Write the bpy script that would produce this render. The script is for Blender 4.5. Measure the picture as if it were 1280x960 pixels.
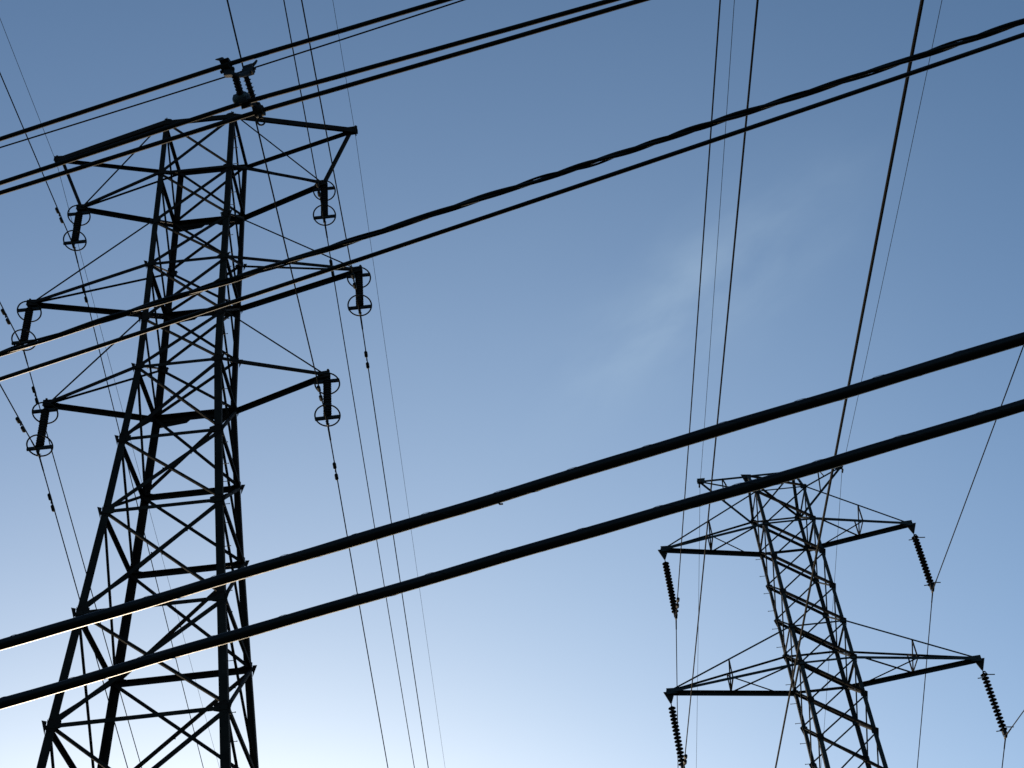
import bpy, bmesh, math, random
from mathutils import Vector, Matrix
random.seed(7)
for o in list(bpy.data.objects): bpy.data.objects.remove(o)
S = bpy.context.scene
COL = S.collection
R = math.radians

# ------------------------------------------------------------------ camera
PITCH, ROLL, EYE = R(41.3467), R(-7.0281), 1.6
cam = bpy.data.cameras.new('camera'); co = bpy.data.objects.new('camera', cam); COL.objects.link(co)
cp, sp, cr, sr = math.cos(PITCH), math.sin(PITCH), math.cos(ROLL), math.sin(ROLL)
cx = Vector((cr, -sp*sr, cp*sr)); cy = Vector((-sr, -sp*cr, cp*cr)); cz = -Vector((0, cp, sp))
co.matrix_world = Matrix(((cx.x, cy.x, cz.x, 0), (cx.y, cy.y, cz.y, 0), (cx.z, cy.z, cz.z, EYE), (0, 0, 0, 1)))
cam.sensor_width = 36.0; cam.lens = 1779.04/1280*36; cam.clip_start = 0.05; cam.clip_end = 6000
S.camera = co

# ------------------------------------------------------------------ sky, sun, exposure
SUN_EL, SUN_AZ = R(6.0), R(-15.0)          # azimuth from +Y, negative = to the left
w = bpy.data.worlds.new('World'); S.world = w; w.use_nodes = True
nt = w.node_tree; N = nt.nodes; L = nt.links
for n in list(N): N.remove(n)
out = N.new('ShaderNodeOutputWorld'); bg = N.new('ShaderNodeBackground'); bg.inputs[1].default_value = 0.15
sky = N.new('ShaderNodeTexSky'); sky.sky_type = 'NISHITA'; sky.sun_disc = False
sky.sun_elevation = SUN_EL; sky.sun_rotation = SUN_AZ
sky.altitude = 0; sky.air_density = 0.8; sky.dust_density = 1.8; sky.ozone_density = 2.5
# faint cirrus wisps high in the sky, placed by direction
tc = N.new('ShaderNodeTexCoord')
def vdot(vec):
    m = N.new('ShaderNodeVectorMath'); m.operation = 'DOT_PRODUCT'; L.new(tc.outputs['Generated'], m.inputs[0]); m.inputs[1].default_value = vec; return m.outputs['Value']
def mth(op, a, b=None, c=None):
    m = N.new('ShaderNodeMath'); m.operation = op
    for i, v in enumerate((a, b, c)):
        if v is None: continue
        if isinstance(v, (int, float)): m.inputs[i].default_value = v
        else: L.new(v, m.inputs[i])
    return m.outputs[0]
CW = (cx*(870-640)+cy*(480-370)-cz*1779).normalized()
AX = (cx*0.80 + cy*0.60); AX = (AX-CW*AX.dot(CW)).normalized(); AY = CW.cross(AX)
u = vdot(AX); v_ = vdot(AY)
cmb = N.new('ShaderNodeCombineXYZ'); L.new(mth('MULTIPLY', u, 11.0), cmb.inputs[0]); L.new(mth('MULTIPLY', v_, 24.0), cmb.inputs[1])
nz = N.new('ShaderNodeTexNoise'); nz.inputs['Scale'].default_value = 1.0; nz.inputs['Detail'].default_value = 5; nz.inputs['Roughness'].default_value = 0.5; nz.inputs['Distortion'].default_value = 0.25
L.new(cmb.outputs[0], nz.inputs['Vector'])
fu = mth('POWER', mth('DIVIDE', u, 0.10), 2.0); fv = mth('POWER', mth('DIVIDE', v_, 0.036), 2.0)
mask = mth('EXPONENT', mth('MULTIPLY', mth('ADD', fu, fv), -1.0))
wisp = mth('MULTIPLY', mth('MULTIPLY', mth('MAXIMUM', mth('SUBTRACT', nz.outputs['Fac'], 0.30), 0.0), mask), 0.62)
mix = N.new('ShaderNodeMix'); mix.data_type = 'RGBA'
L.new(wisp, mix.inputs[0]); L.new(sky.outputs[0], mix.inputs[6]); mix.inputs[7].default_value = (2.3, 2.8, 3.3, 1)
# broad brightening painted into the colour of the middle and lower sky
nz2 = N.new('ShaderNodeTexNoise'); nz2.inputs['Scale'].default_value = 3.0; nz2.inputs['Detail'].default_value = 3; L.new(tc.outputs['Generated'], nz2.inputs['Vector'])
CV = (cx*(700-640)+cy*(480-660)-cz*1779).normalized()
dv = mth('SUBTRACT', 1.0, vdot(CV)); mv = mth('EXPONENT', mth('MULTIPLY', dv, -22.0))
sky_lift = mth('MULTIPLY', mth('MULTIPLY', mth('ADD', nz2.outputs['Fac'], 0.5), mv), 0.11)
mix2 = N.new('ShaderNodeMix'); mix2.data_type = 'RGBA'; L.new(sky_lift, mix2.inputs[0]); L.new(mix.outputs[2], mix2.inputs[6]); mix2.inputs[7].default_value = (2.4, 3.15, 4.1, 1)
tint = N.new('ShaderNodeMix'); tint.data_type = 'RGBA'; tint.blend_type = 'MULTIPLY'; tint.inputs[0].default_value = 1.0
L.new(mix2.outputs[2], tint.inputs[6]); tint.inputs[7].default_value = (0.985, 1.032, 1.025, 1)
L.new(tint.outputs[2], bg.inputs[0]); L.new(bg.outputs[0], out.inputs[0])
sun = bpy.data.lights.new('sun', 'SUN'); sun.energy = 2.0; sun.angle = R(0.5); sun.color = (1, 0.80, 0.58)
so = bpy.data.objects.new('sun', sun); COL.objects.link(so)
sd = Vector((math.sin(SUN_AZ)*math.cos(SUN_EL), math.cos(SUN_AZ)*math.cos(SUN_EL), math.sin(SUN_EL)))
so.rotation_euler = (-sd).to_track_quat('-Z', 'Y').to_euler(); so.location = sd*50
S.view_settings.view_transform = 'Standard'; S.view_settings.look = 'None'; S.view_settings.gamma = 1
S.view_settings.exposure = 0.80; S.view_settings.use_curve_mapping = False

# ------------------------------------------------------------------ materials
def mat(name, c1, c2, scale=3.0, rough=0.6, metal=0.0, bump=0.0, spec=0.5, c3=None):
    m = bpy.data.materials.new(name); m.use_nodes = True; t = m.node_tree; b = t.nodes['Principled BSDF']
    tcn = t.nodes.new('ShaderNodeTexCoord'); n = t.nodes.new('ShaderNodeTexNoise'); n.inputs['Scale'].default_value = scale
    n.inputs['Detail'].default_value = 8; n.inputs['Roughness'].default_value = 0.65
    t.links.new(tcn.outputs['Object'], n.inputs['Vector'])
    r = t.nodes.new('ShaderNodeValToRGB'); t.links.new(n.outputs['Fac'], r.inputs[0])
    r.color_ramp.elements[0].position = 0.38; r.color_ramp.elements[0].color = (*c1, 1)
    r.color_ramp.elements[1].position = 0.62; r.color_ramp.elements[1].color = (*c2, 1)
    if c3:
        e = r.color_ramp.elements.new(0.72); e.color = (*c3, 1)
    t.links.new(r.outputs[0], b.inputs['Base Color'])
    b.inputs['Roughness'].default_value = rough; b.inputs['Metallic'].default_value = metal
    b.inputs['Specular IOR Level'].default_value = spec
    if bump:
        bn = t.nodes.new('ShaderNodeBump'); bn.inputs['Strength'].default_value = bump; bn.inputs['Distance'].default_value = 0.01
        n2 = t.nodes.new('ShaderNodeTexNoise'); n2.inputs['Scale'].default_value = scale*12; n2.inputs['Detail'].default_value = 4
        t.links.new(tcn.outputs['Object'], n2.inputs['Vector']); t.links.new(n2.outputs['Fac'], bn.inputs['Height']); t.links.new(bn.outputs[0], b.inputs['Normal'])
    return m
M = {
 'steel_brown': mat('weathering_steel', (0.012, 0.0075, 0.006), (0.020, 0.014, 0.011), 1.6, 0.85, 0, 0.3, 0.08, (0.032, 0.025, 0.018)),
 'steel_grey': mat('dull_galvanised_steel', (0.011, 0.0085, 0.0065), (0.020, 0.016, 0.0125), 1.3, 0.85, 0.0, 0.2, 0.08, (0.034, 0.027, 0.02)),
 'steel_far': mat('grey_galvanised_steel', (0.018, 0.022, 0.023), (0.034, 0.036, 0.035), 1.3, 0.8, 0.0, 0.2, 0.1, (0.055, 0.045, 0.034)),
 'porcelain': mat('dark_brown_porcelain', (0.014, 0.009, 0.008), (0.020, 0.013, 0.010), 6, 0.6, 0, 0, 0.12),
 'fitting': mat('cast_fitting_metal', (0.011, 0.011, 0.011), (0.022, 0.021, 0.020), 8, 0.7, 0.0, 0.2, 0.12),
 'wire': mat('aged_aluminium_strand', (0.009, 0.009, 0.009), (0.016, 0.015, 0.014), 4, 0.85, 0.0, 0, 0.05),
 'rubber': mat('black_cable_jacket', (0.004, 0.0038, 0.004), (0.008, 0.007, 0.007), 3, 0.45, 0, 0.12, 0.13),
 'cover': mat('covered_conductor_jacket', (0.006, 0.0055, 0.0055), (0.011, 0.010, 0.009), 3, 0.65, 0, 0.1, 0.08),
 'polymer': mat('grey_blue_polymer', (0.020, 0.035, 0.042), (0.035, 0.055, 0.062), 10, 0.5, 0, 0.1, 0.4),
 'concrete': mat('footing_concrete', (0.26, 0.25, 0.23), (0.36, 0.35, 0.32), 3, 0.9, 0, 0.5),
 'ground': mat('dry_grass_ground', (0.045, 0.055, 0.022), (0.09, 0.085, 0.045), 0.35, 0.95, 0, 0.6, 0.2, (0.13, 0.11, 0.07)),
}

# ------------------------------------------------------------------ helpers
def link(o, parent=None):
    COL.objects.link(o)
    if parent: o.parent = parent
    return o
def mobj(name, bm, m, parent=None, smooth=False):
    bmesh.ops.recalc_face_normals(bm, faces=bm.faces)
    me = bpy.data.meshes.new(name); bm.to_mesh(me); bm.free()
    me.materials.append(M[m])
    if smooth:
        for p in me.polygons: p.use_smooth = True
    return link(bpy.data.objects.new(name, me), parent)
def thing(name, loc, rz=0.0):
    e = bpy.data.objects.new(name, None); e.empty_display_size = 0.5; link(e); e.location = loc; e.rotation_euler = (0, 0, rz); return e
def tag(o, label=None, cat=None, group=None, kind=None):
    if label: o['label'] = label
    if cat: o['category'] = cat
    if group: o['group'] = group
    if kind: o['kind'] = kind
    return o
def loft(bm, rings, closed=True, caps=True):
    vs = [[bm.verts.new(p) for p in r] for r in rings]
    n = len(vs[0])
    for a, b in zip(vs[:-1], vs[1:]):
        for i in range(n if closed else n-1):
            j = (i+1) % n; bm.faces.new((a[i], a[j], b[j], b[i]))
    if caps and closed:
        bm.faces.new(vs[0]); bm.faces.new(list(reversed(vs[-1])))
def tube(bm, pts, r, seg=8, caps=True):
    pts = [Vector(p) for p in pts]; rr = r if isinstance(r, (list, tuple)) else [r]*len(pts)
    t0 = (pts[1]-pts[0]).normalized(); up = Vector((0, 0, 1)) if abs(t0.z) < .9 else Vector((1, 0, 0))
    nrm = (up-t0*up.dot(t0)).normalized(); rings = []
    for i, p in enumerate(pts):
        t = (pts[min(i+1, len(pts)-1)]-pts[max(i-1, 0)]).normalized()
        nrm = (nrm-t*nrm.dot(t)).normalized(); b = t.cross(nrm)
        rings.append([p+(nrm*math.cos(2*math.pi*k/seg)+b*math.sin(2*math.pi*k/seg))*rr[i] for k in range(seg)])
    loft(bm, rings, True, caps)
def ring_torus(bm, c, ax, ay, Rr, r, seg=36, s2=8):
    vs = []
    az = ax.cross(ay).normalized()
    for i in range(seg):
        a = 2*math.pi*i/seg; d = ax*math.cos(a)+ay*math.sin(a)
        vs.append([bm.verts.new(c+d*Rr+(d.normalized()*math.cos(2*math.pi*k/s2)+az*math.sin(2*math.pi*k/s2))*r) for k in range(s2)])
    for i in range(seg):
        a, b = vs[i], vs[(i+1) % seg]
        for k in range(s2): bm.faces.new((a[k], a[(k+1) % s2], b[(k+1) % s2], b[k]))
def lathe(bm, prof, seg=20):
    """prof: list of (radius, z)"""
    loft(bm, [[Vector((r*math.cos(2*math.pi*k/seg), r*math.sin(2*math.pi*k/seg), z)) for k in range(seg)] for r, z in prof])
def angle(bm, a, b, wd, u, v, t=None):
    """steel angle from a to b; heel on the line, flanges of width wd along u and v"""
    a, b = Vector(a), Vector(b); d = (b-a).normalized(); t = t or max(0.012, wd*0.12)
    u = Vector(u); u = (u-d*u.dot(d)).normalized(); v = Vector(v); v = v-d*v.dot(d); v = (v-u*v.dot(u)).normalized()
    prof = [(0, 0), (wd, 0), (wd, t), (t, t), (t, wd), (0, wd)]
    loft(bm, [[p+u*x+v*y for x, y in prof] for p in (a, b)])
def plate(bm, pts, n, t):
    n = Vector(n).normalized()*t/2; pts = [Vector(p) for p in pts]
    loft(bm, [[p+n for p in pts], [p-n for p in pts]])
def box(bm, c, ax, ay, az, sx, sy, sz):
    c = Vector(c); ax, ay, az = (Vector(q).normalized() for q in (ax, ay, az))
    loft(bm, [[c+ax*sx*i/2+ay*sy*j/2+az*sz*k/2 for i, j in ((-1, -1), (1, -1), (1, 1), (-1, 1))] for k in (-1, 1)])
def bolt(bm, p, n, r=0.022, h=0.02):
    n = Vector(n).normalized(); tube(bm, [p, Vector(p)+n*h], r, 6)

# ------------------------------------------------------------------ ground (below the frame, it only sends light up)
bm = bmesh.new()
G = 60; SZ = 2500
gv = [[bm.verts.new(((i/G*2-1)**3*SZ, (j/G*2-1)**3*SZ+60, 0.12*math.sin(i*1.7)*math.cos(j*1.3) if max(abs(i-30), abs(j-30)) > 8 else 0)) for j in range(G+1)] for i in range(G+1)]
for i in range(G):
    for j in range(G): bm.faces.new((gv[i][j], gv[i+1][j], gv[i+1][j+1], gv[i][j+1]))
tag(mobj('ground', bm, 'ground'), kind='structure')

# ------------------------------------------------------------------ lattice towers
CS = {'A': (-1, -1), 'C': (1, -1), 'B': (-1, 1), 'D': (1, 1)}
FACES = {'near': ('A', 'C', (0, -1, 0)), 'far': ('B', 'D', (0, 1, 0)), 'left': ('A', 'B', (-1, 0, 0)), 'right': ('C', 'D', (1, 0, 0))}

def leg_mesh(pts, sx, sy, w0, w1):
    """L section with its heel outside, continuous through every panel point"""
    bm = bmesh.new(); rings = []
    n = len(pts)
    for i, p in enumerate(pts):
        wd = w0+(w1-w0)*i/(n-1); t = wd*0.13
        u = Vector((-sx, 0, 0)); v = Vector((0, -sy, 0))
        prof = [(0, 0), (wd, 0), (wd, t), (t, t), (t, wd), (0, wd)]
        rings.append([p+u*x+v*y for x, y in prof])
    loft(bm, rings)
    return bm

def tower1():
    T = thing('lattice_tower', (-10.59, 34.28, 0), R(1.62))
    tag(T, 'nearer, larger lattice transmission tower of dark weathered steel on the left, with ringed insulators', 'transmission tower')
    lv = [('T', 45.95, 1.335), ('1', 42.95, 1.335), ('h2', 40.3, 1.345), ('2', 38.1, 1.345), ('h3', 35.5, 1.35), ('3', 33.3, 1.365),
          ('4', 30.16, 1.56), ('5', 27.31, 1.75), ('6', 23.72, 2.03), ('7', 20.19, 2.31), ('8', 15.9, 2.64), ('9', 11.0, 3.02), ('10', 5.6, 3.44), ('g', 0.25, 3.85)]
    dk = 0.955
    def nd(k, c):
        _, z, wv = lv[k]; sx, sy = CS[c]; return Vector((sx*wv, sy*wv*dk, z))
    idx = {k[0]: i for i, k in enumerate(lv)}
    # legs
    for c in 'ACBD':
        sx, sy = CS[c]
        lo = mobj('leg', leg_mesh([nd(k, c) for k in range(len(lv))], sx, sy, 0.185, 0.25), 'steel_brown' if c in 'BD' else 'steel_grey', T)
        for k in range(len(lv)-1):
            bmg = bmesh.new(); p = nd(k, c); g = 0.27 if k < 6 else 0.36
            # gusset plates on both flanges at each panel point, and an outward lug
            plate(bmg, [p+Vector((-sx*0.02, sy*0.012, g*.55)), p+Vector((-sx*g, sy*0.012, 0.08)), p+Vector((-sx*g, sy*0.012, -0.12)), p+Vector((-sx*0.02, sy*0.012, -g*.6))], (0, 1, 0), 0.014)
            plate(bmg, [p+Vector((sx*0.012, -sy*0.02, g*.5)), p+Vector((sx*0.012, -sy*g*.8, 0.05)), p+Vector((sx*0.012, -sy*g*.8, -0.1)), p+Vector((sx*0.012, -sy*0.02, -g*.5))], (1, 0, 0), 0.014)
            if k > 1:
                plate(bmg, [p+Vector((sx*0.02, sy*0.02, .10)), p+Vector((sx*0.14, sy*0.06, .12)), p+Vector((sx*0.03, sy*0.02, -.28))], (0, 1, 0), 0.02)
            for q in ((-.10, .15), (-.2, -.05), (-.1, -.18), (-.28, 0.02)):
                bolt(bmg, p+Vector((sx*q[0], sy*0.014, q[1])), (0, sy, 0))
            mobj('gusset_plate', bmg, 'steel_brown', lo)
        if c == 'C':
            b0 = None; z = 44.8; n = 0
            while z > 3:
                k = max(i for i in range(len(lv)) if lv[i][1] >= z); f = (lv[k][1]-z)/(lv[k][1]-lv[k+1][1]); p = nd(k, c).lerp(nd(k+1, c), f)
                if b0 is None:
                    bb = bmesh.new(); tube(bb, [(-.05, 0, 0), (.17, 0, 0)], 0.011, 6); tube(bb, [(.165, 0, 0), (.185, 0, 0)], 0.019, 6)
                    b0 = mobj('step_bolt', bb, 'fitting', lo); o = b0
                else:
                    o = b0.copy(); COL.objects.link(o); o.parent = lo
                o.location = p+Vector((0, 0.05 if n % 2 else 0.15, 0)); n += 1; z -= 0.8
    # faces
    panels = [(i, i+1) for i in range(len(lv)-1)]
    for fn, (c0, c1, nn) in FACES.items():
        nn = Vector(nn); side = fn in ('left', 'right')
        for (k, k2) in panels:
            big = k >= 5
            for (pa, pb, thick, off) in ((nd(k, c1), nd(k2, c0), True, 0.016), (nd(k, c0), nd(k2, c1), False, -0.10)):
                wd = (0.135 if big else 0.13) if thick else 0.105
                if side: wd = 0.08 if big else 0.07
                bm = bmesh.new(); o_ = nn*off+(Vector((0, 0, -.17)) if fn == 'far' and thick and k >= 7 else Vector()); d = (pb-pa).normalized()
                angle(bm, pa+o_+d*.05, pb+o_-d*.05, wd, nn.cross(d), -nn if off > 0 else nn)
                mid = (pa+pb)/2+o_
                bolt(bm, mid+nn*0.002, nn)
                mobj('diagonal_brace', bm, 'steel_grey' if (fn == 'near' and not thick) or (k > 5 and fn == 'near') else 'steel_brown', T)
        for k, (nm, z, wv) in enumerate(lv[:-1]):
            if nm in ('h2', 'h3'): continue
            pa, pb = nd(k, c0), nd(k, c1)
            wd = {'near': 0.12, 'far': 0.20 if nm in '123' else 0.15, 'left': .12, 'right': .12}[fn]
            if nm == 'T' and fn == 'near': wd = .23
            bm = bmesh.new(); d = (pb-pa).normalized()
            angle(bm, pa+nn*0.034, pb+nn*0.034, wd, (0, 0, -1), -nn)
            if fn == 'far' and nm in '123':      # splice and knee plates under the far strut
                m_ = (pa+pb)/2
                plate(bm, [pa+Vector((.1, .05, -.06)), m_+Vector((-.08, .05, -.06)), m_+Vector((-.3, .05, -.30)), pa+Vector((.1, .05, -.42))], (0, 1, 0), .014)
                plate(bm, [pb+Vector((-.1, .05, -.06)), m_+Vector((.12, .05, -.06)), m_+Vector((.4, .05, -.26)), pb+Vector((-.1, .05, -.34))], (0, 1, 0), .014)
            mobj('horizontal_strut', bm, 'steel_brown' if fn != 'near' else 'steel_grey', T)
    # plan bracing
    for nm in ('9',):
        k = idx[nm]
        bm = bmesh.new(); angle(bm, nd(k, 'A'), nd(k, 'D'), .07, (0, 0, -1), (1, -1, 0)); mobj('plan_brace', bm, 'steel_brown', T)
    for c in 'ACBD':
        sx, sy = CS[c]; p = nd(len(lv)-1, c)
        bm = bmesh.new(); loft(bm, [[Vector((p.x+a*.45, p.y+b*.45, z)) for a, b in ((-1, -1), (1, -1), (1, 1), (-1, 1))] for z in (-.4, .3)]); mobj('footing', bm, 'concrete', T)
    # arms
    def arm(nm, sx, a, hang=None):
        k = idx[nm]; z = lv[k][1]; tip = Vector((sx*a, 0, z)); n0 = nd(k, 'A' if sx < 0 else 'C'); f0 = nd(k, 'B' if sx < 0 else 'D')
        bm = bmesh.new()
        tn = tip+Vector((0, -.07, 0)); tf = tip+Vector((0, .07, 0))
        if nm == 'T':
            angle(bm, n0+Vector((0, -.05, 0)), tn, .25, (0, 0, -1), (0, 1, 0)); angle(bm, f0+Vector((0, .05, 0)), tf, .12, (0, 0, -1), (0, -1, 0))
        else:
            angle(bm, n0+Vector((0, -.05, 0)), tn, .13, (0, 0, -1), (0, 1, 0)); angle(bm, f0+Vector((0, .05, 0)), tf, .15, (0, 0, -1), (0, -1, 0))
        # end block with plates and upstanding bolt
        plate(bm, [tip+Vector((-sx*.35, -.09, .05)), tip+Vector((sx*.1, -.09, .08)), tip+Vector((sx*.1, -.09, -.18)), tip+Vector((-sx*.25, -.09, -.22))], (0, 1, 0), .016)
        plate(bm, [tip+Vector((-sx*.35, .09, .05)), tip+Vector((sx*.1, .09, .08)), tip+Vector((sx*.1, .09, -.18)), tip+Vector((-sx*.25, .09, -.22))], (0, 1, 0), .016)
        box(bm, tip+Vector((sx*.04, 0, -.03)), (1, 0, 0), (0, 1, 0), (0, 0, 1), .10, .165, .24)
        for y in (-.11, .11):
            for x in (-.2, -.08, .04): bolt(bm, tip+Vector((sx*x, y, -.03)), (0, y, 0), .02, .02)
        tube(bm, [tip+Vector((sx*.03, 0, .02)), tip+Vector((sx*.03, 0, .20))], .04, 8)
        ao = mobj('cross_arm' if nm != 'T' else 'earth_wire_arm', bm, 'steel_brown', T)
        if hang:
            kh = idx[hang]
            for c, y in ((('A' if sx < 0 else 'C'), -.04), (('B' if sx < 0 else 'D'), .04)):
                b2 = bmesh.new(); p0 = nd(kh, c); angle(b2, p0+Vector((0, y, 0)), tip+Vector((-sx*.1, y, .03)), .055, (0, 0, -1), (0, 1 if y < 0 else -1, 0)); mobj('hanger_strut', b2, 'steel_grey', ao)
        if nm == 'T':
            b2 = bmesh.new(); lowt = Vector((sx*4.60, 0, lv[idx['1']][1])); angle(b2, tip+Vector((-sx*.12, 0, -.05)), lowt+Vector((0, 0, .05)), .12, (0, 1, 0), (-sx, 0, -.4)); mobj('raking_strut', b2, 'steel_brown', ao)
            b2 = bmesh.new(); tube(b2, [tip+Vector((sx*.02, 0, -.12)), tip+Vector((sx*.02, 0, -.24))], .03, 8); box(b2, tip+Vector((sx*.02, 0, -.24)), (1, 0, 0), (0, 1, 0), (0, 0, 1), .05, .22, .06); mobj('earth_wire_clamp', b2, 'fitting', ao)
    for sx in (-1, 1):
        arm('T', sx, 5.76); arm('1', sx, 4.57, 'T'); arm('2', sx, 5.77, 'h2'); arm('3', sx, 4.6, 'h3')
    return T

def tower2():
    T = thing('lattice_tower', (9.75, 45.71, 0), R(1.88))
    tag(T, 'farther slender lattice tower at lower right, peaked narrow top partly hidden behind a thick cable', 'transmission tower')
    lv = [('T', 35.44, .95, .0), ('h1', 33.92, .96, 1.0), ('1', 32.39, .96, 1.01), ('m1', 30.87, .97, 1.02), ('m2', 29.33, .98, 1.03), ('h2', 27.83, .99, 1.05), ('2', 26.34, .99, 1.05),
          ('n1', 24.89, .995, 1.05), ('n2', 23.48, 1.0, 1.06), ('h3', 21.9, 1.02, 1.07), ('3', 20.3, 1.05, 1.1), ('p1', 18.1, 1.2, 1.25), ('p2', 15.7, 1.38, 1.42), ('p3', 13.0, 1.58, 1.62), ('p4', 10.0, 1.8, 1.83), ('p5', 6.6, 2.05, 2.07), ('p6', 3.2, 2.3, 2.3), ('g', .25, 2.5, 2.5)]
    idx = {k[0]: i for i, k in enumerate(lv)}
    def nd(k, c):
        _, z, a, b = lv[k]; sx, sy = CS[c]; return Vector((sx*a, sy*b, z))
    for c in 'ACBD':
        sx, sy = CS[c]
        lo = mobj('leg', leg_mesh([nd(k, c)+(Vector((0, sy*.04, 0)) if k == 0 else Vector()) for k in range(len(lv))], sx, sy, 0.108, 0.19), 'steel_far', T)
        for k in range(1, len(lv)-1):
            bmg = bmesh.new(); p = nd(k, c); g = .19
            plate(bmg, [p+Vector((-sx*0.02, sy*0.012, g*.55)), p+Vector((-sx*g, sy*0.012, 0.06)), p+Vector((-sx*g, sy*0.012, -0.1)), p+Vector((-sx*0.02, sy*0.012, -g*.6))], (0, 1, 0), 0.012)
            plate(bmg, [p+Vector((sx*0.012, -sy*0.02, g*.5)), p+Vector((sx*0.012, -sy*g*.8, 0.05)), p+Vector((sx*0.012, -sy*g*.8, -0.1)), p+Vector((sx*0.012, -sy*0.02, -g*.5))], (1, 0, 0), 0.012)
            plate(bmg, [p+Vector((sx*0.0, sy*0.02, .10)), p+Vector((sx*0.07, sy*0.03, .05)), p+Vector((sx*0.0, sy*0.02, -.25))], (0, 1, 0), 0.02)
            for q in ((-.08, .1), (-.14, -.04)): bolt(bmg, p+Vector((sx*q[0], sy*0.014, q[1])), (0, sy, 0), .018)
            mobj('gusset_plate', bmg, 'steel_brown', lo)
        if c == 'B':
            b0 = None; z = 32.1; n = 0
            while z > 3:
                k = max(i for i in range(len(lv)) if lv[i][1] >= z); f = (lv[k][1]-z)/(lv[k][1]-lv[k+1][1]); p = nd(k, c).lerp(nd(k+1, c), f)
                if b0 is None:
                    bb = bmesh.new(); tube(bb, [(.03, 0, 0), (-.20, 0, 0)], 0.012, 6); tube(bb, [(-.195, 0, 0), (-.215, 0, 0)], 0.02, 6)
                    b0 = mobj('step_bolt', bb, 'fitting', lo); o = b0
                else:
                    o = b0.copy(); COL.objects.link(o); o.parent = lo
                o.location = p+Vector((0, -.04, 0)); n += 1; z -= .78
    for fn, (c0, c1, nn) in FACES.items():
        nn = Vector(nn); side = fn in ('left', 'right')
        for k in range(len(lv)-1):
            if k == 0 and side: continue
            for (pa, pb, thick, off) in ((nd(k, c0), nd(k+1, c1), True, 0.014), (nd(k, c1), nd(k+1, c0), False, -0.07)):
                wd = 0.085 if thick else 0.045
                if k < 1: wd = .07 if thick else .05
                if side: wd = .05
                o_ = nn*off if k else nn*.03; d = (pb-pa).normalized(); bm = bmesh.new()
                angle(bm, pa+o_+d*.04, pb+o_-d*.04, wd, nn.cross(d), -nn if off > 0 else nn)
                bolt(bm, (pa+pb)/2+o_, nn, .016)
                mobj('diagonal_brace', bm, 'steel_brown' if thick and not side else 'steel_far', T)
        for nm in ('T', 'h1', '1', 'h2', '2', 'h3', '3', 'p2', 'p4', 'p6'):
            k = idx[nm]
            if nm == 'T' and fn != 'near': continue
            pa, pb = nd(k, c0), nd(k, c1); wd = {'h1': .05, 'h2': .06, 'h3': .06, 'T': .09}.get(nm, .075)
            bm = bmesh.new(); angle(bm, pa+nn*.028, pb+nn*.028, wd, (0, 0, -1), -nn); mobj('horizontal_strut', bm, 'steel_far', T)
    for nm in ('p5',):
        k = idx[nm]; bm = bmesh.new(); angle(bm, nd(k, 'A'), nd(k, 'D'), .05, (0, 0, -1), (1, -1, 0)); mobj('plan_brace', bm, 'steel_brown', T)
    for c in 'ACBD':
        p = nd(len(lv)-1, c)
        bm = bmesh.new(); loft(bm, [[Vector((p.x+a*.4, p.y+b*.4, z)) for a, b in ((-1, -1), (1, -1), (1, 1), (-1, 1))] for z in (-.4, .3)]); mobj('footing', bm, 'concrete', T)
    def arm(nm, hang, sx, a):
        k = idx[nm]; kh = idx[hang]; z = lv[k][1]; tip = Vector((sx*a, 0, z)); cn, cf = ('A', 'B') if sx < 0 else ('C', 'D')
        n0, f0, hn, hf = nd(k, cn), nd(k, cf), nd(kh, cn), nd(kh, cf); tn, tf = tip+Vector((0, -.06, 0)), tip+Vector((0, .06, 0))
        bm = bmesh.new()
        angle(bm, n0+Vector((0, -.03, 0)), tn, .10, (0, 0, -1), (0, 1, 0)); angle(bm, f0+Vector((0, .03, 0)), tf, .145, (0, 0, -1), (0, -1, 0))
        for y in (-.075, .075): plate(bm, [tip+Vector((-sx*.35, y, .06)), tip+Vector((sx*.08, y, .08)), tip+Vector((sx*.08, y, -.16)), tip+Vector((-sx*.3, y, -.14))], (0, 1, 0), .014)
        box(bm, tip+Vector((0, 0, -.03)), (1, 0, 0), (0, 1, 0), (0, 0, 1), .12, .135, .2)
        for y in (-.09, .09):
            for x in (-.2, -.06): bolt(bm, tip+Vector((sx*x, y, -.03)), (0, y, 0), .018, .02)
        ao = mobj('cross_arm', bm, 'steel_far', T)
        for p0, y in ((hn, -.03), (hf, .03)):
            b2 = bmesh.new(); angle(b2, p0+Vector((0, y, 0)), tip+Vector((-sx*.1, y, .05)), .06, (0, 0, -1), (0, 1 if y < 0 else -1, 0)); mobj('hanger_strut', b2, 'steel_far', ao)
        t = .5
        A_, F_, HN, HF = n0.lerp(tip, t), f0.lerp(tip, t), hn.lerp(tip, t), hf.lerp(tip, t)
        b2 = bmesh.new()
        for p, q in ((HN, A_), (HN, F_), (HF, F_), (A_, F_), (HF, A_+Vector((sx*.1, 0, 0))), (A_, f0.lerp(tip, .12)), (F_, n0.lerp(tip, .05))):
            angle(b2, p, q, .045, (0, 0.3, -1), (sx, 0.2, 0))
        mobj('arm_lacing', b2, 'steel_brown', ao)
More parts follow.
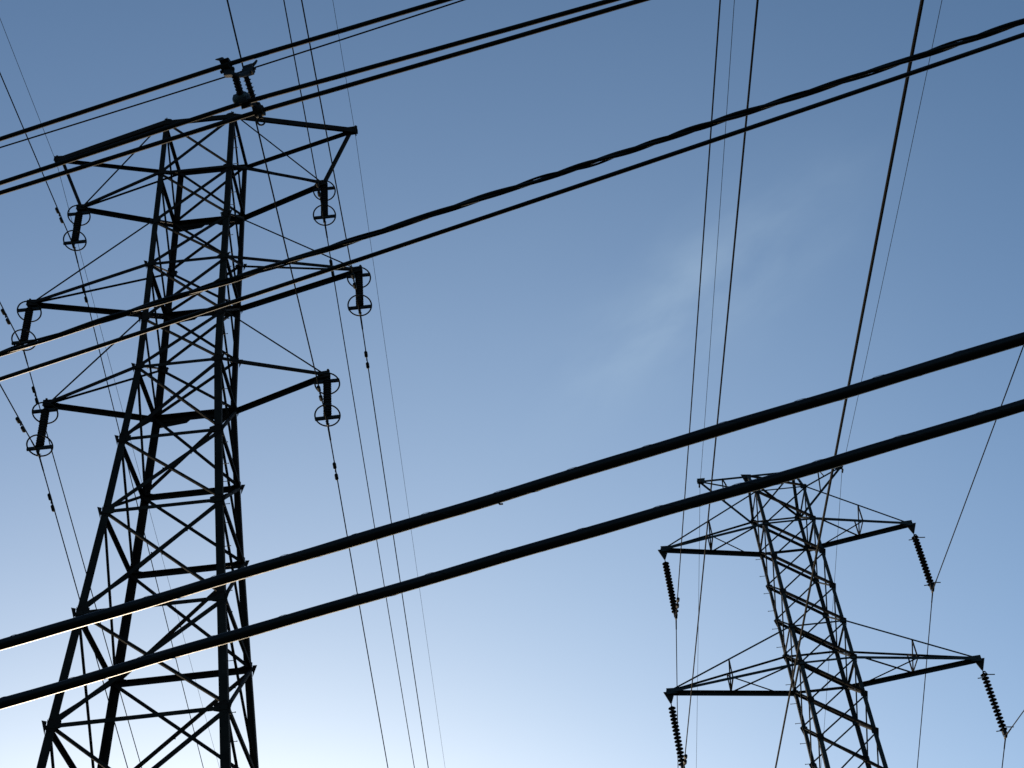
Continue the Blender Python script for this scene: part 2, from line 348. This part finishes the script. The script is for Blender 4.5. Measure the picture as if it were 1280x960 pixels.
    for sx in (-1, 1):
        arm('1', 'h1', sx, 4.79); arm('2', 'h2', sx, 5.57); arm('3', 'h3', sx, 4.79)
        tip = Vector((sx*2.85, 0, 35.44)); cn, cf = ('A', 'B') if sx < 0 else ('C', 'D'); bm = bmesh.new()
        angle(bm, Vector((sx*.95, 0, 35.44)), tip, .09, (0, 0, -1), (0, 1, 0))
        for y in (-.06, .06): plate(bm, [tip+Vector((-sx*.25, y, .06)), tip+Vector((sx*.07, y, .07)), tip+Vector((sx*.07, y, -.1)), tip+Vector((-sx*.2, y, -.12))], (0, 1, 0), .014)
        ao = mobj('earth_wire_arm', bm, 'steel_far', T)
        for c, wd in ((cn, .06), (cf, .1)):
            b2 = bmesh.new(); angle(b2, nd(idx['h1'], c), tip+Vector((-sx*.05, 0, -.02)), wd, (0, 0, -1), (0, 1, 0)); mobj('raking_strut', b2, 'steel_far', ao)
        b2 = bmesh.new(); q = Vector((sx*1.9, 0, 35.40)); 
        for c in (cn, cf): angle(b2, q, nd(idx['h1'], c).lerp(tip, .5), .045, (sx, 0, 0), (0, 0, 1))
        mobj('arm_lacing', b2, 'steel_brown', ao)
        b2 = bmesh.new(); tube(b2, [tip+Vector((sx*.02, 0, -.05)), tip+Vector((sx*.02, 0, -.22))], .025, 8); box(b2, tip+Vector((sx*.02, 0, -.24)), (1, 0, 0), (0, 1, 0), (0, 0, 1), .05, .2, .07); mobj('earth_wire_clamp', b2, 'fitting', ao)
    # head plate under the peak
    bm = bmesh.new(); plate(bm, [Vector((-1.15, .02, 35.55)), Vector((-.75, .02, 35.5)), Vector((-.8, .02, 35.1)), Vector((-1.05, .02, 35.15))], (0, 1, 0), .02); mobj('peak_plate', bm, 'steel_brown', T)
    return T
tower1(); tower2()

# ------------------------------------------------------------------ insulator strings
def copy_tree(o, parent=None):
    c = o.copy(); COL.objects.link(c); c.parent = parent
    for k in [x for x in o.children]: copy_tree(k, c)
    return c
disc_bm = bmesh.new()
lathe(disc_bm, [(.018, -.005), (.035, 0), (.042, -.035), (.05, -.045), (.10, -.055), (.132, -.078), (.134, -.086), (.120, -.084), (.105, -.095), (.09, -.083), (.075, -.097), (.06, -.083), (.03, -.085), (.018, -.10)], 24)
DISC = bpy.data.meshes.new('insulator_disc'); bmesh.ops.recalc_face_normals(disc_bm, faces=disc_bm.faces); disc_bm.to_mesh(DISC); disc_bm.free(); DISC.materials.append(M['porcelain'])
for p in DISC.polygons: p.use_smooth = True

rib_bm = bmesh.new()
lathe(rib_bm, [(.092, 0), (.094, -.028), (.128, -.052), (.137, -.062), (.135, -.074), (.100, -.080), (.094, -.1045)], 24)
RIB = bpy.data.meshes.new('insulator_disc'); bmesh.ops.recalc_face_normals(rib_bm, faces=rib_bm.faces); rib_bm.to_mesh(RIB); rib_bm.free(); RIB.materials.append(M['porcelain'])

def clamp_bm(z, r=.035):
    bm = bmesh.new()      # boat-shaped suspension clamp along y
    pts = [(0, y, z-.03*(1-abs(y)/.2)+(abs(y)/.2)**2*.0) for y in (-.2, -.12, 0, .12, .2)]
    tube(bm, pts, [.022, .04, .05, .04, .022], 8)
    tube(bm, [(0, 0, z), (0, 0, z+.16)], .028, 8)
    for y in (-.07, .07): tube(bm, [(-.06, y, z+.02), (.06, y, z+.02)], .012, 6)
    return bm
def string_ring(loc):
    T = thing('insulator_string', loc)
    bm = bmesh.new(); plate(bm, [(-.1, 0, .0), (.1, 0, 0), (.06, 0, -.2), (-.06, 0, -.2)], (0, 1, 0), .03); tube(bm, [(0, 0, -.15), (0, 0, -.36)], .03, 8); mobj('hanger_link', bm, 'fitting', T)
    z = -.32; n = 0
    while n < 15:
        o = bpy.data.objects.new('insulator_disc', RIB); link(o, T); o.location = (0, 0, z-.105*n); n += 1
    tl = Vector((0, math.cos(R(18)), -math.sin(R(18))))
    for zb, zr in ((-.36, -.46), (-1.93, -1.83)):
        bm = bmesh.new(); ring_torus(bm, Vector((0, 0, zr)), Vector((1, 0, 0)), tl, .40, .026, 40)
        for s in (-1, 1): tube(bm, [(s*.40, 0, zr), (s*.395, 0, zb)], .02, 6)
        ro = mobj('grading_ring', bm, 'fitting', T, True)
        bm = bmesh.new(); box(bm, (0, 0, zb), (1, 0, 0), (0, 1, 0), (0, 0, 1), .80, .07, .11); mobj('ring_bar', bm, 'fitting', ro)
    bm = bmesh.new(); tube(bm, [(0, 0, -1.88), (0, 0, -2.05)], .03, 8); mobj('pin', bm, 'fitting', T)
    mobj('suspension_clamp', clamp_bm(-2.15), 'fitting', T)
    return T
def string_plain(loc, horns):
    T = thing('insulator_string', loc)
    bm = bmesh.new(); plate(bm, [(-.2, 0, -.02), (.22, 0, -.02), (.03, 0, -.48), (-.03, 0, -.48)], (0, 1, 0), .03); mobj('hanger_plate', bm, 'steel_grey', T)
    bm = bmesh.new(); tube(bm, [(0, 0, -.42), (0, 0, -.62)], .018, 8); mobj('hanger_link', bm, 'fitting', T)
    for n in range(16):
        o = bpy.data.objects.new('insulator_disc', DISC); link(o, T); o.location = (0, 0, -.60-.142*n)
    if horns:
        for z, q in ((-.56, 1), (-2.62, 1)):
            bm = bmesh.new()
            tube(bm, [(0, 0, z), (.10, .05, z+.03*q), (.16, .12, z-.05*q), (.42, .12, z-.08*q)], .019, 8)
            tube(bm, [(0, 0, z), (-.05, -.10, z-.16*q), (-.06, -.16, z-.30*q), (-.32, -.16, z-.31*q)], .019, 8)
            ring_torus(bm, Vector((.05, .04, z-.02*q)), Vector((1, 0, 0)), Vector((0, .3, -1)).normalized(), .06, .015, 16, 6)
            mobj('arcing_horn', bm, 'fitting', T)
    bm = bmesh.new(); tube(bm, [(0, 0, -2.84), (0, 0, -2.98)], [.03, .022], 8)
    box(bm, (0, 0, -2.93), (1, 0, 0), (0, 1, 0), (0, 0, 1), .13, .15, .15); mobj('pin', bm, 'fitting', T)
    mobj('suspension_clamp', clamp_bm(-3.05), 'fitting', T)
    return T

P = {'1EL': (-16.35, 34.12, 45.72), '1ER': (-4.83, 34.44, 45.72), '1L1': (-15.14, 34.15, 40.82), '1R1': (-6.04, 34.41, 40.82), '1L2': (-16.34, 34.12, 36.0), '1R2': (-4.85, 34.44, 36.0),
     '1L3': (-15.19, 34.15, 31.19), '1R3': (-5.99, 34.41, 31.19), '2EL': (6.91, 45.62, 35.21), '2ER': (12.60, 45.81, 35.21), '2L1': (4.96, 45.56, 29.34), '2R1': (14.55, 45.87, 29.34),
     '2L2': (4.19, 45.53, 23.29), '2R2': (15.32, 45.90, 23.29), '2L3': (4.96, 45.56, 17.24), '2R3': (14.55, 45.87, 17.24)}
lvlname = {'1': 'topmost', '2': 'longest middle', '3': 'lowest'}
ring0 = None
for k in ('L1', 'R1', 'L2', 'R2', 'L3', 'R3'):
    x, y, z = P['1'+k]; loc = (x, y, z+2.15)
    if ring0 is None: ring0 = string_ring(loc); o = ring0
    else: o = copy_tree(ring0)
    o.location = loc; o.rotation_euler = (0, 0, R(1.62))
    sd_ = 'left' if k[0] == 'L' else 'right'
    tag(o, 'dark insulator string between two metal rings, %s end of larger tower\'s %s insulator-carrying arm' % (sd_, lvlname[k[1]]), 'insulator', 'ringed insulator strings on the larger left tower')
pl = {False: None, True: None}
for k in ('L1', 'R1', 'L2', 'R2', 'L3', 'R3'):
    x, y, z = P['2'+k]; loc = (x, y, z+3.05); h = k[0] == 'R'
    if pl[h] is None: pl[h] = string_plain(loc, h); o = pl[h]
    else: o = copy_tree(pl[h])
    o.location = loc; o.rotation_euler = (0, 0, R(1.88))
    what = 'ribbed insulator string with hooked arcing horns' if h else 'plain ribbed insulator string under a triangular plate'
    an = {'1': 'upper', '2': 'long lower', '3': 'bottom'}[k[1]]
    tag(o, '%s, %s end of farther tower\'s %s arm' % (what, 'right' if h else 'left', an), 'insulator', 'insulator strings on the farther right tower')

# ------------------------------------------------------------------ overhead line conductors
WR = {"1ELf": [-2.41991, -0.07038, 0.00035], "1L1f": [-2.24093, -0.10055, 0.00037], "1L2f": [-2.32219, -0.09911, 0.00036], "1L3f": [-2.22274, -0.102, 0.00036], "1R1f": [-3.03455, -0.09363, 0.00036], "1R2f": [-2.35073, -0.09764, 0.00036], "1R3f": [-2.43616, -0.09683, 0.00036], "1ERf": [-2.09192, -0.07235, 0.00035], "1ELb": [-4.75031, -0.10662, 0.00028], "1L1b": [-4.75747, -0.17519, 0.00039], "1L2b": [-4.90982, -0.18315, 0.00037], "1L3b": [-5.11965, -0.18625, 0.00038], "1R1b": [-2.40796, -0.15675, 0.00037], "1R2b": [-2.51863, -0.1576, 0.00038], "1R3b": [-2.70228, -0.15605, 0.00038], "1ERb": [-2.64727, -0.08719, 0.00029], "2ELf": [-0.46046, -0.07758, 0.00034], "2L1f": [-0.40861, -0.11309, 9e-05], "2L2f": [-0.31307, -0.11353, 0.00013], "2L3f": [0.46112, -0.09472, 4e-05], "2ERf": [-0.41037, -0.0798, 0.00036], "2R1f": [-0.0543, -0.1042, 0.00011], "2R2f": [-0.97993, -0.14897, 0.0001], "2R3f": [-0.32324, -0.11239, 0.0001], "2ELb": [0.06161, -0.05672, 0.00035], "2L1b": [-0.51626, -0.1405, 0.00041], "2ERb": [1.7534, -0.07614, 0.00035], "2R1b": [1.97185, -0.16935, 0.00041], "2R2b": [2.7263, -0.18905, 0.00041], "2L2b": [1.16141, -0.15425, 0.00041], "2L3b": [1.16141, -0.15425, 0.00041], "2R3b": [1.16141, -0.15425, 0.00041]}
def wp(k, side, s):
    az, a, b = WR[k+side]; az = R(az); sg = -1 if side == 'f' else 1; p = P[k]
    return Vector((p[0]+math.sin(az)*sg*s, p[1]+math.cos(az)*sg*s, p[2]+a*s+b*s*s))
def damper_bm(p, d):
    bm = bmesh.new(); dn = Vector((0, 0, -1)); c = p+dn*.10
    tube(bm, [c-d*.34, c, c+d*.34], .010, 6)
    for s in (-1, 1):
        tube(bm, [c+d*s*.12, c+d*s*.15, c+d*s*.34, c+d*s*.38], [.035, .058, .06, .04], 8)
    box(bm, p+dn*.05, d, d.cross(dn), dn, .05, .04, .15)
    return bm
armn = {'1': {'1': 'topmost insulators', '2': 'long middle arm', '3': 'lowest arm'}, '2': {'1': 'upper arm', '2': 'long lower arm', '3': 'bottom arm'}}
for tw in '12':
    for k in ('EL', 'L1', 'L2', 'L3', 'R1', 'R2', 'R3', 'ER'):
        key = tw+k; earth = k[0] == 'E'
        r = .0085 if earth else .019
        if tw == '2' and not earth: r = .018
        if tw == '1' and k[0] == 'R' or tw == '2' and k == 'L3': r = r*1.1
        fr = 60 if tw == '1' else 80
        ss = [0, .15, .4, .8, 1.5, 2.5, 4, 6]+[8+i*4 for i in range(44)]
        pts = [wp(key, 'f', s) for s in reversed(ss[1:])]+[wp(key, 'b', s) for s in ss]
        bm = bmesh.new(); tube(bm, pts, r, 6)
        o = mobj('earth_wire' if earth else 'power_line', bm, 'wire', None, True)
        tn = 'larger left tower' if tw == '1' else 'farther right tower'
        sd_ = 'left' if 'L' in k else 'right'
        if earth: lb = 'hair-thin earth wire over the %s tip of the topmost arm, %s' % (sd_, tn)
        else: lb = 'thin bare power line clamped below %s side of %s, %s' % (sd_, armn[tw][k[1]], tn)
        tag(o, lb, 'power line', 'lines carried by the '+tn)
        if not earth:
            ds = [('f', 1.75), ('b', 1.98)] if tw == '1' else ([('f', 1.35)] if k[0] == 'L' else [])
            for side, s in ds:
                p = wp(key, side, s); d = (wp(key, side, s+.1)-p).normalized()
                mobj('vibration_damper', damper_bm(p, d), 'fitting', o)
            # armour rods round the line at the clamp
            bm = bmesh.new(); tube(bm, [wp(key, 'f', .75), wp(key, 'f', .7), wp(key, 'f', .3), Vector(P[key]), wp(key, 'b', .3), wp(key, 'b', .7), wp(key, 'b', .75)], [r*1.0, r*1.35, r*1.45, r*1.5, r*1.45, r*1.35, r*1.0], 8); mobj('armour_rods', bm, 'wire', o, True)

# ------------------------------------------------------------------ near street cables (strung along one pole line)
AZ = R(103.0); CD = Vector((math.sin(AZ), math.cos(AZ), 0)); CN = Vector((-CD.y, CD.x, 0))
def cab(off, z0, a, b, k=0, s0=0):
    return lambda s: CD*s+CN*off+Vector((0, 0, z0+a*s+b*s*s+k*(math.sqrt((s-s0)**2+.006)-.03)))
c1 = cab(6.0, 6.3087, .0392, .0008); c2 = cab(6.0, 5.9091, .0384, .0010)
c3 = cab(6.0, 8.7008, .0285, .0008); c4 = cab(6.15, 8.7152, .0483, .0010)
h5a = cab(6.0, 10.4445, -.0256, .0015, -.0437, -3.195)
f6 = 5.74/5.8; h6 = cab(5.74, 1.6+(10.7059-1.6)*f6, -.0228*f6, .0015, -.0294*f6, -3.227)
f5 = 6.22/6.2; h5b = cab(6.22, 1.6+(10.5718-1.6)*f5, -.0246*f5, .0015, -.0234*f5, -3.187)
h7 = cab(6.0, 10.9259, .0039, .0036)
def srange(a, b, st):
    n = int((b-a)/st); return [a+(b-a)*i/n for i in range(n+1)]
SR = srange(-26, 26, .4)
def telecom(fn, r, label, seed):
    rnd = random.Random(seed); ph = [rnd.uniform(0, 6.28) for _ in range(6)]
    def wob(s): return .006*math.sin(s*1.1+ph[0])+.004*math.sin(s*2.9+ph[1])+.0025*math.sin(s*6.3+ph[2])
    ss = srange(-26, 26, .08); up = Vector((0, 0, 1))
    bm = bmesh.new(); tube(bm, [fn(s)+up*wob(s)*.6 for s in ss], [r*(1+.03*math.sin(s*3.7+ph[3])+.02*math.sin(s*9.1+ph[4])) for s in ss], 20)
    o = mobj('telephone_cable', bm, 'rubber', None, True); tag(o, label, 'cable')
    bm = bmesh.new(); tube(bm, [fn(s)+up*(r+.001+wob(s)*.6) for s in ss], .006, 6); mobj('support_strand', bm, 'wire', o)
    bm = bmesh.new(); lw = srange(-10, 6, .02)          # lashing wire, wound round cable and strand
    tube(bm, [fn(s)+up*(wob(s)*.6+.002)+(CN*math.cos(s*2*math.pi/.42)+up*math.sin(s*2*math.pi/.42))*(r*1.01+.001) for s in lw], .0012, 5); mobj('lashing_wire', bm, 'fitting', o)
    return o
t1 = telecom(c1, .0318, 'thick black cable, upper of the two broad ones crossing the lower sky', 3)
p = c1(-1.545)-Vector((0, 0, .038)); bm = bmesh.new(); tube(bm, [p+Vector((0, 0, .01)), p+CD*.012-Vector((0, 0, .012)), p+CD*.028-Vector((0, 0, .015))], .0055, 6); mobj('lashing_clip', bm, 'fitting', t1)
telecom(c2, .0298, 'thick black cable, lower of the two broad ones, passing over the farther tower\'s top', 5)
# twisted service bundle: insulated cores wound loosely round a bare messenger
ss = srange(-26, 26, .03); up = Vector((0, 0, 1)); base = None; rn = random.Random(11)
def turn(s): return 2*math.pi*(s/1.05)+1.3*math.sin(s*.9)+.6*math.sin(s*2.3+1)
T3 = None
for i in range(3):
    rr = (.0130, .0118, .0075)[i]; ofs = (.0098, .0108, .0145)[i]
    pts = []
    for s in ss:
        a = turn(s)+i*2*math.pi/3; q = ofs*(1+.28*math.sin(s*3.1+i*2)+.15*math.sin(s*7.7+i)); pts.append(c3(s)+(CN*math.cos(a)+up*math.sin(a))*q)
    bm = bmesh.new(); tube(bm, pts, rr, 10)
    if T3 is None:
        T3 = mobj('service_cable', bm, 'rubber', None, True); tag(T3, 'lumpy twisted bundle cable running just above a smooth thin cable across mid-sky', 'cable')
    else: mobj('insulated_core' if i == 1 else 'bare_messenger', bm, 'rubber' if i == 1 else 'wire', T3, True)
def plain(name, fn, r, m, label, cat, group=None, rng=SR):
    bm = bmesh.new(); tube(bm, [fn(s) for s in rng], r, 14); o = mobj(name, bm, m, None, True); tag(o, label, cat, group); return o
plain('service_cable', c4, .0152, 'rubber', 'smooth round black cable just below the lumpy twisted bundle across mid-sky', 'cable')
fine = srange(-26, -4, .4)+srange(-3.9, -2.5, .05)+srange(-2.2, 26, .4)
g = 'covered conductors held by the spacer'
plain('covered_conductor', h6, .0180, 'cover', 'uppermost thick covered conductor at top left, gripped by the spacer\'s left jaw', 'cable', g, fine)
plain('covered_conductor', h5a, .0185, 'cover', 'upper of two parallel covered conductors passing below the spacer, over tower top', 'cable', g, fine)
plain('covered_conductor', h5b, .0185, 'cover', 'lower of two parallel covered conductors, beside the spacer\'s hanging ring', 'cable', g, fine)
plain('messenger_wire', h7, .0062, 'wire', 'thin bare messenger wire just under the uppermost covered conductor', 'cable')

# ------------------------------------------------------------------ cable spacer on the messenger
sp0 = CD*-3.2+CN*6.0+Vector((0, 0, 10.70))
SPC = thing('cable_spacer', sp0, 0); SPC.rotation_euler = (0, 0, math.atan2(CD.y, CD.x))
tag(SPC, 'dark ribbed insulating cable spacer with jaws and ring, clamped above the larger tower\'s top', 'cable spacer')
# local frame: x along the cables, y away from camera, z up
def loc(fn, s): q = fn(s)-sp0; return Vector((q.dot(CD), q.dot(CN), q.z))
a6, a7, a5a, a5b = loc(h6, -3.225), loc(h7, -3.165), loc(h5a, -3.19), loc(h5b, -3.175)
def ribbed(p, q, r0=.017, r1=.030, n=7):
    bm = bmesh.new(); pts, rr = [], []
    for i in range(n):
        for f, r in ((0, r0), (.35, r0), (.45, r1), (.62, r1*.9), (.75, r0)):
            pts.append(p.lerp(q, (i+f)/n)); rr.append(r)
    pts.append(q); rr.append(r0); tube(bm, pts, rr, 12); return bm
def jaw(c, ang, size=1.0, name='clamp_jaw'):
    """two-lipped jaw round a cable along x, open towards ang (in y-z plane)"""
    bm = bmesh.new(); seg = 14; ring_pts = []
    ro, ri, hw = .046*size, .0195, .034
    outer, inner = [], []
    for i in range(seg+1):
        t = ang+R(35)+(2*math.pi-R(70))*i/seg
        outer.append(Vector((0, math.cos(t)*ro, math.sin(t)*ro))); inner.append(Vector((0, math.cos(t)*ri, math.sin(t)*ri)))
    prof = outer+list(reversed(inner))
    n = len(outer)
    fr = [bm.verts.new(c+v+Vector((hw, 0, 0))) for v in prof]; bk = [bm.verts.new(c+v-Vector((hw, 0, 0))) for v in prof]
    m = len(prof)
    for i in range(m): j = (i+1) % m; bm.faces.new((fr[i], fr[j], bk[j], bk[i]))
    for i in range(n-1):
        bm.faces.new((fr[i], fr[i+1], fr[m-2-i], fr[m-1-i])); bm.faces.new((bk[i+1], bk[i], bk[m-1-i], bk[m-2-i]))
    return bm
def eye(t, ang): return Vector((0, math.cos(ang), math.sin(ang)))*t
bm = jaw(a6, R(200), 1.05)
tube(bm, [a6+Vector((-.01, .0, .03)), a6+Vector((-.03, -.01, .075)), a6+Vector((-.085, -.01, .10))], [.022, .018, .004], 8)
box(bm, a6+Vector((.015, .03, -.06)), (1, .3, 0), (0, 1, .5), (0, 0, 1), .06, .05, .10)
tube(bm, [a6+Vector((-.05, .02, -.04)), a6+Vector((.06, .02, -.045))], .014, 8)
mobj('clamp_jaw', bm, 'fitting', SPC)
bm = jaw(a7, R(60), .85)
box(bm, a7+Vector((.0, -.015, -.05)), (1, 0, 0), (0, 1, .3), (0, 0, 1), .085, .05, .07)
tube(bm, [a7+Vector((.02, 0, .03)), a7+Vector((.05, .0, .06)), a7+Vector((.062, 0, .085))], [.016, .011, .008], 8)
tube(bm, [a7+Vector((-.07, -.01, -.02)), a7+Vector((.06, -.01, -.03))], .012, 8)
mobj('clamp_jaw', bm, 'fitting', SPC)
q6 = a6+Vector((.055, .05, -.09)); q7 = a7+Vector((-.02, -.02, -.08))
bm = bmesh.new(); tube(bm, [q6+Vector((-.03, 0, .02)), (q6+q7)/2+Vector((0, 0, -.012)), q7+Vector((.03, 0, 0))], [.022, .017, .022], 10); mobj('yoke', bm, 'fitting', SPC)
e5 = a5a+Vector((-.03, .0, .055)); e6 = a5b+Vector((-.02, -.03, .05))
mobj('ribbed_arm', ribbed(q6, e5+Vector((0, 0, .03))), 'porcelain', SPC, True)
mobj('ribbed_arm', ribbed(q7, e6, .021, .032, 8), 'porcelain', SPC, True)
bm = bmesh.new(); rings = []
for x, sc in ((-.065, .5), (-.05, .95), (0, 1.05), (.04, .95), (.06, .55)):
    rings.append([e5+Vector((x, math.cos(t)*.042*sc, math.sin(t)*.05*sc+.015)) for t in [2*math.pi*i/14 for i in range(14)]])
loft(bm, rings); mobj('insulator_body', bm, 'polymer', SPC, True)
bm = jaw(a5a, R(270), .95); box(bm, a5a+Vector((0, .01, .045)), (1, 0, 0), (0, 1, 0), (0, 0, 1), .07, .05, .05); mobj('clamp_jaw', bm, 'fitting', SPC)
bm = jaw(a5b, R(150), 1.0); box(bm, a5b+Vector((-.015, -.01, .045)), (1, .2, 0), (0, 1, 0), (0, 0, 1), .06, .05, .06)
tube(bm, [a5b+Vector((.0, 0, -.03)), a5b+Vector((.02, 0, -.105))], .014, 8); mobj('clamp_jaw', bm, 'fitting', SPC)
bm = bmesh.new(); tube(bm, [e5+Vector((.03, .03, -.03)), (e5+e6)/2+Vector((.01, 0, -.02)), e6+Vector((0, 0, -.01))], .02, 8); mobj('yoke', bm, 'fitting', SPC)
bm = bmesh.new(); ring_torus(bm, a5b+Vector((.02, 0, -.135)), Vector((1, 0, 0)), Vector((0, -.6, .8)).normalized(), .030, .0075, 20, 6); mobj('pull_ring', bm, 'fitting', SPC, True)
